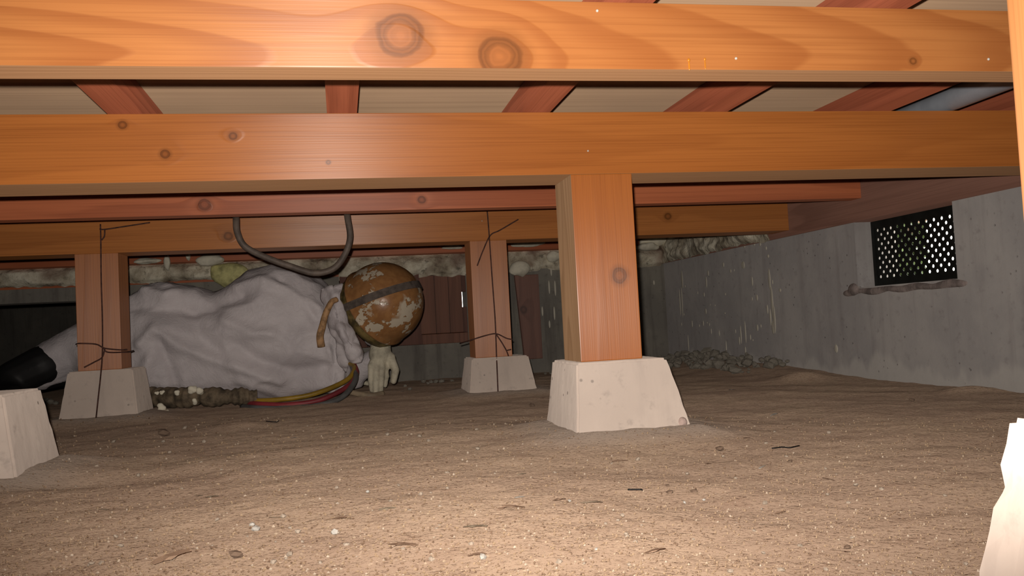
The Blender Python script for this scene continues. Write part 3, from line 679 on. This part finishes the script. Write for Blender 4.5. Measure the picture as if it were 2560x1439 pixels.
for px, py, s in ((840, 1333, .022), (1255, 1303, .012), (1285, 1300, .020), (1060, 1293, .010), (1195, 1425, .016), (1010, 1405, .026), (1400, 1275, .020), (1640, 1402, .020), (1950, 1280, .012), (1860, 1100, .018), (1770, 1160, .018), (430, 1432, .03), (1550, 1155, .02), (2070, 1195, .012)):
    flat_piece('wood_chip', px, py, s, 'chip', 'curled tan wood chip on the bare soil', 'wood chip', 'tan wood chips', rr.uniform(0, 6.28))
for px, py, s in ((970, 1305, .016), (1190, 1355, .020), (690, 1322, .012), (530, 1262, .013), (498, 1257, .008), (260, 1293, .010), (1305, 1200, .010), (1480, 1278, .02)):
    flat_piece('dry_leaf', px, py, s, 'leaf', 'dry pale leaf lying on the soil', 'leaf', 'dry leaves', rr.uniform(-.5, .5))
for px, py, s in ((1935, 1036, .018), (1830, 980, .020), (1300, 1268, .01), (1905, 1165, .012), (735, 1092, .010), (1005, 977, .014)):
    flat_piece('white_flake', px, py, s, 'flake', 'thin white flake lying on the soil', 'flake', 'white flakes', rr.uniform(-.5, .5))
for pts in (((1930, 1119), (1955, 1116), (1975, 1117), (1998, 1112)), ((1570, 1232), (1600, 1230), (1606, 1231)), ((665, 1057), (690, 1056), (697, 1052))):
    P = [on_floor(*q) for q in pts]; P = [(q.x, q.y, gz(q.x, q.y)+0.0022) for q in P]
    o = link('twig', tube_mesh('twig', P, 0.0009, 6, 4), M['black']); recenter(o); tag(o, 'thin black twig lying on the soil', 'twig', 'black twigs')
# grit: thousands of grains in one mesh
V = []; F = []
oct_ = np.array([(1,0,0),(-1,0,0),(0,1,0),(0,-1,0),(0,0,1),(0,0,-1)], float); of = [(0,2,4),(2,1,4),(1,3,4),(3,0,4),(2,0,5),(1,2,5),(3,1,5),(0,3,5)]
N = 9000; PX = rr.uniform(-60, 2620, N); PY = 1470-430*rr.random(N)**1.35
for px, py in zip(PX, PY):
    p = on_floor(px, py)
    if any(B['b'][0]-0.01 < p.x < B['b'][1]+0.01 and B['b'][2]-0.01 < p.y < B['b'][3]+0.01 for B in BLK.values()): continue
    r = rr.uniform(0.0006, 0.0017)*(0.45+0.55*p.y); q = len(V)
    jit = oct_*r*rr.uniform(0.6, 1.3, (6, 1)); z = gz(p.x, p.y)
    z += 0.0034*mnoise.noise(Vector((p.x*9, p.y*9, 3.1))) + 0.0015*mnoise.noise(Vector((p.x*31, p.y*31, 7.7)))
    V += list(jit+np.array([p.x, p.y, z+r*0.5])); F += [tuple(q+i for i in f) for f in of]
k = NT('grit'); gi = k.n('NewGeometry').outputs['Random Per Island']
k.put(k.b.inputs['Base Color'], k.ramp(gi, [(0.0, (0.22, 0.14, 0.09)), (0.4, (0.40, 0.28, 0.18)), (0.85, (0.48, 0.35, 0.22)), (1.0, (0.66, 0.56, 0.44))])); k.b.inputs['Roughness'].default_value = 0.8
tag(link('grit', np_mesh('grit', V, F, False), k.m), 'fine sandy grit scattered over the bare soil', 'grit', kind='stuff')

# ------------------------------------------------------------------ hoses and wires
def hose(name, pts, r, mat, label, cat='hose', n=12, **kw):
    o = link(name, tube_mesh(name, pts, r, n, 8, **kw), M[mat]); recenter(o); return tag(o, label, cat)
H1 = [at(586, 500, 2.10), at(590, 545, 2.15), at(593, 580, 2.17), at(612, 615, 2.18), at(660, 641, 2.18), at(722, 664, 2.18), at(785, 682, 2.18), at(832, 672, 2.18), at(860, 640, 2.18), at(875, 595, 2.17), at(869, 545, 2.15), at(862, 500, 2.10)]
hose('hanging_hose', H1, 0.0078, 'rubber_grey', 'grey-brown rubber hose hanging in a loop below the red bearer')
YH = 2.56
hose('air_hose', [at(600, 998, 2.60), at(640, 1001, YH), at(700, 998, YH-.02), at(770, 988, YH-.02), at(830, 968, YH), at(872, 945, YH+.03), at(886, 920, YH+.07), at(872, 905, YH+.12)], 0.0072, 'yellow', 'yellow hose curving along the floor before the white suit')
YH = 2.543
hose('air_hose', [at(610, 1006, 2.575), at(660, 1010, YH-.01), at(720, 1011, YH-.03), at(790, 1002, YH-.03), at(845, 980, YH-.01), at(880, 955, YH+.02), at(892, 930, YH+.07), at(882, 905, YH+.13)], 0.0072, 'red', 'faded red hose running under the yellow hose')
YH = 2.525
hose('air_hose', [at(605, 1016, 2.545), at(650, 1020, YH-.03), at(730, 1021, YH-.06), at(800, 1012, YH-.06), at(850, 995, YH-.04), at(878, 968, YH), at(890, 940, YH+.06), at(880, 915, YH+.14)], 0.0078, 'grey', 'grey hose lying lowest beside the red hose')
hose('hose_end', [at(868, 978, 2.66), at(900, 985, 2.63), at(930, 988, 2.62), at(958, 983, 2.64)], 0.0085, 'tan', 'short tan hose end on the soil under the glove')
# ribbed duct
DP = [Vector((-0.545, 2.66, -0.155)), Vector((-0.46, 2.60, -0.158)), Vector((-0.38, 2.57, -0.160)), Vector((-0.30, 2.56, -0.163)), Vector((-0.245, 2.57, -0.168))]
hose('ribbed_duct', DP, 0.030, 'duct', 'dusty ribbed flexible duct lying before the white suit', 'duct', n=18, radf=None)
o = [q for q in bpy.data.objects if q.name.startswith('ribbed_duct')][0]
me = tube_mesh('ribbed_duct', DP, 0.030, 20, 26, radf=lambda t: (1.0-0.32*t)*(1+0.06*math.sin(t*95)+0.30*mnoise.noise(Vector((t*8, 1, 2)))+0.12*mnoise.noise(Vector((t*25, 4, 2)))))
me.materials.append(M['duct']); o.data = me; o.location = (0, 0, 0); recenter(o)
for i, (px, py, s) in enumerate(((478, 975, .016), (500, 980, .015), (445, 983, .010), (405, 982, .008), (392, 983, .007), (483, 1003, .011), (402, 1018, .014), (415, 1024, .009))):
    p = at(px, py, 2.545 if py < 1010 else 2.50); bm = bmesh.new()
    for j in range(4): ellip(bm, p+Vector((rr.uniform(-1, 1)*s*.5, rr.uniform(-.3, .3)*s, rr.uniform(-.5, .5)*s)), (s*.6, s*.5, s*.5), seg=8)
    o = link('foam_crumb', remesh(bm, s*0.16, 2, 'foam_crumb'), M['foam']); recenter(o); tag(o, 'cream foam crumb stuck to the ribbed duct', 'foam crumb', 'foam crumbs on the duct')
YWI = YC-0.0035
def wires(name, lines, label, r=0.0018):
    e = empty(name, lines[0][-1]); tag(e, label, 'wire')
    for L in lines: child(link('wire_strand', tube_mesh('wire_strand', L, r, 6, 6), M['wire']), e)
wires('tie_wire', [[at(1218, 527, YWI), at(1222, 575, YWI), at(1230, 690, YWI), at(1238, 800, YWI), at(1241, 880, YWI-.004), at(1243, 930, YWI-.035), at(1246, 1003, YWI-.045)],
                   [at(1296, 548, YWI), at(1250, 575, YWI), at(1226, 588, YWI), at(1208, 625, YWI), at(1193, 664, YWI)],
                   [at(1150, 858, YWI+.06), at(1176, 850, YWI), at(1215, 838, YWI), at(1241, 834, YWI), at(1266, 845, YWI), at(1281, 848, YWI)],
                   [at(1241, 836, YWI), at(1254, 855, YWI), at(1266, 876, YWI), at(1272, 892, YWI-.01)], [at(1265, 876, YWI), at(1278, 873, YWI)]], 'rusty branching tie wire up the post beside the leaning board')
wires('tie_wire', [[at(251, 560, YWI), at(252, 600, YWI), at(253, 700, YWI), at(256, 800, YWI), at(256, 880, YWI), at(252, 935, YWI-.02), at(246, 990, YWI-.035), at(239, 1055, YWI-.045)],
                   [at(249, 572, YWI), at(262, 573, YWI), at(310, 566, YWI), at(375, 556, YWI)], [at(262, 574, YWI), at(261, 590, YWI), at(254, 600, YWI)],
                   [at(190, 860, YWI+.02), at(200, 858, YWI), at(240, 860, YWI), at(262, 870, YWI), at(300, 874, YWI), at(318, 873, YWI)], [at(258, 868, YWI), at(270, 880, YWI), at(318, 879, YWI), at(334, 876, YWI+.09)],
                   [at(262, 872, YWI), at(255, 893, YWI), at(235, 905, YWI), at(210, 918, YWI-.005)]], 'rusty tie wire wrapped round the post before the white suit')

# ------------------------------------------------------------------ the worker lying on one side, back to us
person = empty('person', (-0.3, 2.85, -0.19))
tag(person, 'person in white coveralls and scuffed helmet lying on one side', 'person')
k = NT('coverall_fabric'); tc = k.n('TexCoord').outputs['Object']
k.put(k.b.inputs['Base Color'], k.mix(k.smooth(k.noise(tc, 6, 4, 0.6), 0.4, 0.7), (0.68, 0.635, 0.64), (0.56, 0.52, 0.53)))
k.b.inputs['Roughness'].default_value = 0.55; k.b.inputs['Specular IOR Level'].default_value = 0.35
k.put(k.b.inputs['Normal'], k.bump(k.noise(tc, 45, 3, 0.6, 1.5), 0.004, 0.6)); M['suit'] = k.m
def loft(bm, secs, n=28, p=2.4):
    rings = []
    for x, yc, ry, zb, zt in secs:
        ring = []; zc, rz = (zb+zt)/2, (zt-zb)/2
        for i in range(n):
            a = 2*math.pi*i/n; c, s = math.cos(a), math.sin(a)
            ring.append(bm.verts.new((x, yc+ry*math.copysign(abs(c)**(2/p), c), zc+rz*math.copysign(abs(s)**(2/p), s))))
        rings.append(ring)
    for a, b in zip(rings, rings[1:]):
        for i in range(n): bm.faces.new((a[i], a[(i+1) % n], b[(i+1) % n], b[i]))
    bm.faces.new(rings[0][::-1]); bm.faces.new(rings[-1])
bm = bmesh.new()
ZG = -0.192
loft(bm, [(-0.76, 2.93, 0.07, ZG+.02, 0.02), (-0.70, 2.90, 0.11, ZG, 0.10), (-0.63, 2.86, 0.125, ZG, 0.155), (-0.58, 2.85, 0.13, ZG, 0.182), (-0.51, 2.84, 0.13, ZG, 0.186), (-0.45, 2.84, 0.12, ZG, 0.170), (-0.385, 2.83, 0.115, ZG, 0.146), (-0.34, 2.82, 0.12, ZG, 0.172),
          (-0.28, 2.82, 0.125, ZG, 0.208), (-0.20, 2.82, 0.13, ZG, 0.224), (-0.13, 2.82, 0.125, ZG, 0.206), (-0.085, 2.81, 0.115, ZG, 0.175), (-0.045, 2.80, 0.10, ZG, 0.14), (-0.01, 2.80, 0.085, ZG+.004, 0.10), (0.02, 2.80, 0.06, ZG+.03, 0.06)])
# neck, head, arms, legs: one skin with the trunk
capsule(bm, (-0.03, 2.82, 0.05), (0.06, 2.80, 0.075), 0.062, 0.055)
ellip(bm, (0.115, 2.785, 0.085), (0.085, 0.092, 0.090)); ellip(bm, (0.12, 2.865, 0.02), (0.05, 0.05, 0.05)); ellip(bm, (0.13, 2.905, 0.045), (0.012, 0.016, 0.016))
capsule(bm, (-0.10, 2.86, 0.14), (-0.06, 3.10, 0.02), 0.062, 0.050); capsule(bm, (-0.06, 3.10, 0.02), (-0.03, 3.10, -0.145), 0.050, 0.040)
capsule(bm, (-0.06, 2.80, -0.12), (0.02, 2.84, -0.14), 0.055, 0.048); capsule(bm, (0.02, 2.84, -0.14), (0.115, 2.775, -0.075), 0.046, 0.034)
capsule(bm, (-0.62, 2.90, 0.06), (-0.62, 3.22, 0.00), 0.10, 0.075); capsule(bm, (-0.62, 3.22, 0.00), (-0.90, 3.02, -0.05), 0.072, 0.055)
capsule(bm, (-0.66, 2.90, -0.08), (-0.80, 2.94, -0.005), 0.095, 0.080); capsule(bm, (-0.80, 2.94, -0.005), (-0.945, 2.92, -0.070), 0.078, 0.062)
body_me = remesh(bm, 0.0085, 3, 'body')
co = get_co(body_me); no = get_no(body_me)
ridges = [([(585, 715), (650, 700), (720, 718), (795, 772)], 0.010, 0.018), ([(335, 760), (420, 770), (520, 765), (600, 735)], -0.016, 0.035), ([(350, 860), (385, 822), (450, 868), (560, 905), (700, 950)], 0.012, 0.022),
          ([(590, 860), (650, 905), (740, 930), (830, 915)], -0.012, 0.03), ([(560, 800), (630, 830), (680, 835)], 0.008, 0.02), ([(400, 850), (430, 930), (440, 985)], -0.010, 0.02), ([(480, 780), (500, 840), (560, 900)], -0.009, 0.025),
          ([(820, 870), (835, 920), (830, 985)], 0.010, 0.012), ([(845, 880), (852, 930), (848, 975)], 0.010, 0.010), ([(700, 700), (760, 740), (790, 800)], -0.006, 0.015), ([(345, 720), (400, 735), (440, 730)], 0.008, 0.015), ([(600, 950), (700, 985), (820, 960)], 0.008, 0.02), ([(375, 900), (350, 980)], 0.012, 0.02)]
disp = np.zeros(len(co))
front = np.clip(-no[:, 1]*1.5+0.3, 0, 1)
for pts, amp, wd in ridges:
    P = [at(px, py, 2.72) for px, py in pts]; P = np.array([(q.x, q.z) for q in P]); xz = co[:, [0, 2]]
    best = np.full(len(co), 9.0)
    for a, b in zip(P, P[1:]):
        ab = b-a; t = np.clip(((xz-a) @ ab)/(ab @ ab), 0, 1); best = np.minimum(best, np.linalg.norm(xz-(a+t[:, None]*ab), axis=1))
    disp += 1.5*amp*np.exp(-(best/(wd*0.8))**2)*front
skin_face = (co[:, 0] > 0.03) & (co[:, 1] < 2.95) & (co[:, 2] > -0.02)
for i, p in enumerate(co):
    if skin_face[i]: continue
    wx = p[0]+0.05*mnoise.noise(Vector((p[0]*5, p[2]*5, 1)))
    r1 = 1-abs(mnoise.noise(Vector((wx*7+p[2]*3, p[1]*5, p[2]*9-wx*3)))); r2 = 1-abs(mnoise.noise(Vector((wx*17-p[2]*9, p[1]*12, p[2]*20+wx*6))))
    disp[i] += 0.009*(r1**6-0.35)+0.0026*(r2**5-0.35)
co2 = co+no*disp[:, None]; co2[:, 2] = np.maximum(co2[:, 2], ZG)
set_co(body_me, co2)
body_me.materials.append(M['suit']); body_me.materials.append(M['skin'])
for pol in body_me.polygons:
    c = pol.center
    if c.x > 0.035 and c.z > -0.03 and c.y < 2.95: pol.material_index = 1
body = link('body', body_me); child(body, person)
# bunched hood of the coverall at the neck, crisp paper-like folds
HP = {'a': (800, 722, 2.70), 'b': (828, 712, 2.66), 'c': (858, 708, 2.68), 'd': (850, 745, 2.64), 'e': (864, 785, 2.65), 'f': (884, 825, 2.65), 'g': (912, 880, 2.66), 'h': (904, 906, 2.64), 'i': (872, 905, 2.66), 'j': (862, 870, 2.63), 'k': (838, 850, 2.66), 'l': (820, 820, 2.67), 'm': (812, 780, 2.69), 'n': (838, 775, 2.63), 'o': (850, 820, 2.62), 'p': (880, 868, 2.62), 'q': (803, 750, 2.71), 'r': (840, 900, 2.68), 's': (866, 930, 2.70)}
hv = {kk: i for i, kk in enumerate(HP)}
HF = ['abnq', 'bcdn', 'qnm', 'mnol', 'nde', 'neo', 'oef', 'ofp', 'fgp', 'pgh', 'phi', 'pij', 'opj', 'oj k'.replace(' ', ''), 'lok', 'kji', 'kir', 'ris']
hm = np_mesh('hood', [at(*q) for q in HP.values()], [[hv[c] for c in f] for f in HF], False)
ho = bpy.data.objects.new('hood', hm); COL.objects.link(ho); hm.materials.append(M['suit'])
for f in hm.polygons: f.use_smooth = True
ss = ho.modifiers.new('s', 'SUBSURF'); ss.subdivision_type = 'CATMULL_CLARK'; ss.levels = 3; ss.render_levels = 3
for e in hm.edges: pass
cr = hm.attributes.new('crease_edge', 'FLOAT', 'EDGE'); cr.data.foreach_set('value', [0.55]*len(hm.edges))
tx = bpy.data.textures.new('crumple', 'VORONOI'); tx.noise_scale = 0.035; dm = ho.modifiers.new('d', 'DISPLACE'); dm.texture = tx; dm.texture_coords = 'LOCAL'; dm.strength = 0.022; dm.mid_level = 0.4
so = ho.modifiers.new('t', 'SOLIDIFY'); so.thickness = 0.004
child(ho, person)
# helmet: shell, inner band, strap
hc = Vector(at(957, 757, 2.725)); cdir = Vector((0.70, -0.56, 0.44)).normalized(); q = cdir.to_track_quat('Z', 'Y'); RQ = q.to_matrix()
def lathe(prof, n=40, sx=1.0, sy=1.0):
    V = []; F = []; m = len(prof)
    for r, z in prof:
        for kk in range(n): a = 2*math.pi*kk/n; V.append(hc+RQ @ Vector((r*math.cos(a)*sx, r*math.sin(a)*sy, z)))
    for i in range(m-1):
        for kk in range(n): F.append((i*n+kk, i*n+(kk+1) % n, (i+1)*n+(kk+1) % n, (i+1)*n+kk))
    return V, F
RH = 0.127
prof = [(0.006, 0.128)]+[(RH*math.sin(a), 0.128*math.cos(a)) for a in np.linspace(0.12, math.pi/2, 16)]+[(RH*1.005, -0.012), (RH*1.012, -0.022), (RH*1.035, -0.028), (RH*1.04, -0.033), (RH*1.0, -0.033), (RH*0.965, -0.02), (RH*0.95, 0.0)]+[(RH*0.95*math.sin(a), 0.118*math.cos(a)) for a in np.linspace(math.pi/2-0.15, 0.1, 8)]
V, F = lathe(prof); V.append(hc+RQ @ Vector((0, 0, 0.1285))); n = 40; F += [(len(V)-1, kk, (kk+1) % n) for kk in range(n)]
k = NT('scuffed_helmet_paint'); tc = k.n('TexCoord').outputs['Object']
a = k.noise(tc, 17, 5, 0.62); b = k.noise(tc, 9, 3); c = k.noise(tc, 60, 4)
chip_ = k.math('MULTIPLY', k.smooth(a, 0.53, 0.55), k.smooth(b, 0.44, 0.50))
col = k.mix(k.smooth(c, 0.3, 0.7), (0.40, 0.20, 0.075), (0.31, 0.145, 0.055)); col = k.mix(chip_, col, (0.62, 0.54, 0.41))
k.put(k.b.inputs['Base Color'], col); k.b.inputs['Roughness'].default_value = 0.28; k.put(k.b.inputs['Normal'], k.bump(k.math('ADD', k.math('MULTIPLY', chip_, -1.0), k.math('MULTIPLY', c, 0.3)), 0.0012)); M['helmet'] = k.m
helmet = child(link('helmet', np_mesh('helmet', V, F), M['helmet']), person); helmet['label'] = 'orange-brown helmet with flaking paint'
V, F = lathe([(RH*0.98, -0.030), (RH*0.99, -0.050), (RH*0.96, -0.066), (RH*0.92, -0.066), (RH*0.92, -0.030)])
bd = link('helmet_band', np_mesh('helmet_band', V, F), simple('old_yellow_band', (0.25, 0.18, 0.06), 0.6, 0.5, 30)); bd.parent = helmet; bd.matrix_parent_inverse = Matrix.Identity(4)
# strap over the shell
pl_n = Vector((-0.28, 0.10, 0.95)).normalized(); off = 0.014; V = []; F = []; hw = 0.0115
e1 = Vector((0.95, 0, 0.28)); e1 = (e1-pl_n*e1.dot(pl_n)).normalized(); e2 = pl_n.cross(e1)
nS = 48
def shell_r(d):
    l = RQ.transposed() @ d; rr_ = math.hypot(l.x, l.y); z = l.z
    if z >= 0: return 1/math.sqrt((rr_/RH)**2+(z/0.128)**2)
    return RH*1.012/max(rr_, 0.2) if rr_ > 0.3 else 0.13
for i in range(nS+1):
    a = 2*math.pi*i/nS
    for j, (dw, th) in enumerate(((-hw, 0.001), (-hw, 0.0045), (hw, 0.0045), (hw, 0.001))):
        d = (e1*math.cos(a)+e2*math.sin(a)); rad = 0.13
        d2 = (d*rad+pl_n*(off+dw)).normalized(); V.append(hc+d2*(shell_r(d2)+th))
for i in range(nS):
    for j in range(4): F.append((i*4+j, i*4+(j+1) % 4, (i+1)*4+(j+1) % 4, (i+1)*4+j))
st = link('lamp_strap', np_mesh('lamp_strap', V, F, False), simple('dark_elastic', (0.15, 0.12, 0.10), 0.85, 0.3, 50)); st.parent = helmet; st['label'] = 'dark elastic strap round the helmet'
# loose tan chin strap
cs = link('chin_strap', tube_mesh('chin_strap', [at(842, 748, 2.62), at(828, 756, 2.61), at(814, 785, 2.605), at(806, 815, 2.61), at(800, 840, 2.615), at(803, 866, 2.62)], 0.0108, 10, 6, radf=lambda t: 0.75+0.35*t), simple('tan_strap', (0.55, 0.32, 0.15), 0.7, 0.4, 60)); child(cs, person); cs['label'] = 'loose tan strap hanging at the neck'
# dust mask and eyes on the hidden side of the face
bm = bmesh.new(); ellip(bm, (0.118, 2.868, -0.005), (0.042, 0.045, 0.036), seg=16); ellip(bm, (0.118, 2.80, -0.028), (0.048, 0.055, 0.024), seg=14)
child(link('dust_mask', remesh(bm, 0.004, 2, 'dust_mask'), M['suit']), person)
for z in (0.075, 0.018):
    bm = bmesh.new(); ellip(bm, (0.165, 2.868, z), (0.011, 0.011, 0.011), seg=10); child(link('eye', mesh_of(bm, 'eye', True), M['flake']), person)
# gloves with five fingers each
M['glove'] = simple('cream_glove', (0.68, 0.63, 0.48), 0.85, 0.25, 25, 0.002, 120)
def glove(label, wrist, palm_w, tips, thumb):
    bm = bmesh.new(); w = Vector(wrist); pw = Vector(palm_w)
    capsule(bm, w, w+(pw-w)*0.45, 0.032, 0.036)
    for kn, mid, tip, r in tips:
        capsule(bm, w+(pw-w)*0.35, kn, 0.022, r*1.25); capsule(bm, kn, mid, r*1.12, r); capsule(bm, mid, tip, r, r*0.86)
    a, b, c_ = thumb; capsule(bm, w+(pw-w)*0.3, a, 0.022, 0.016); capsule(bm, a, b, 0.0145, 0.0125); capsule(bm, b, c_, 0.0125, 0.010)
    o = child(link('glove', remesh(bm, 0.0032, 3, 'glove'), M['glove']), person); o['label'] = label
yg = 2.735
def G(px, py, y=yg): return at(px, py, y)
glove('cream work glove with the fingers on the soil', G(952, 862, 2.755), G(948, 915),
      [(G(928, 915, 2.722), G(927, 950, 2.715), G(930, 975, 2.722), 0.0095), (G(941, 920, 2.715), G(940, 956, 2.705), G(940, 981, 2.712), 0.0100), (G(954, 920, 2.722), G(953, 953, 2.712), G(952, 978, 2.720), 0.0095), (G(964, 914, 2.735), G(966, 940, 2.730), G(963, 963, 2.735), 0.0085)],
      (G(976, 893, 2.735), G(989, 925, 2.728), G(984, 952, 2.722)))
glove('cream work glove resting on the soil beyond the chest', (-0.03, 3.10, -0.14), (0.01, 3.12, -0.168),
      [(Vector((0.025+0.002*i, 3.15-0.021*i, -0.168)), Vector((0.055+0.003*(i % 3), 3.15-0.022*i, -0.172)), Vector((0.078+0.005*(i % 2), 3.15-0.022*i, -0.182)), 0.009) for i in range(4)],
      (Vector((-0.01, 3.06, -0.165)), Vector((0.015, 3.045, -0.172)), Vector((0.038, 3.04, -0.178))))
# boots
def boot(ankle, heel, toe, up_, label):
    bm = bmesh.new(); capsule(bm, Vector(ankle)+Vector(up_)*0.10, ankle, 0.062, 0.055); capsule(bm, ankle, heel, 0.055, 0.042); capsule(bm, heel, toe, 0.045, 0.042); capsule(bm, ankle, Vector(heel)*0.35+Vector(toe)*0.65, 0.05, 0.04)
    o = child(link('boot', remesh(bm, 0.006, 3, 'boot'), M['black']), person); o['label'] = label
boot((-0.985, 2.90, -0.085), (-1.045, 2.92, -0.115), (-0.96, 2.80, -0.145), (0.8, 0.05, 0.35), 'black rubber boot')
boot((-0.955, 2.99, -0.08), (-1.03, 3.01, -0.10), (-1.02, 3.08, -0.145), (0.8, 0.4, 0.2), 'black rubber boot')
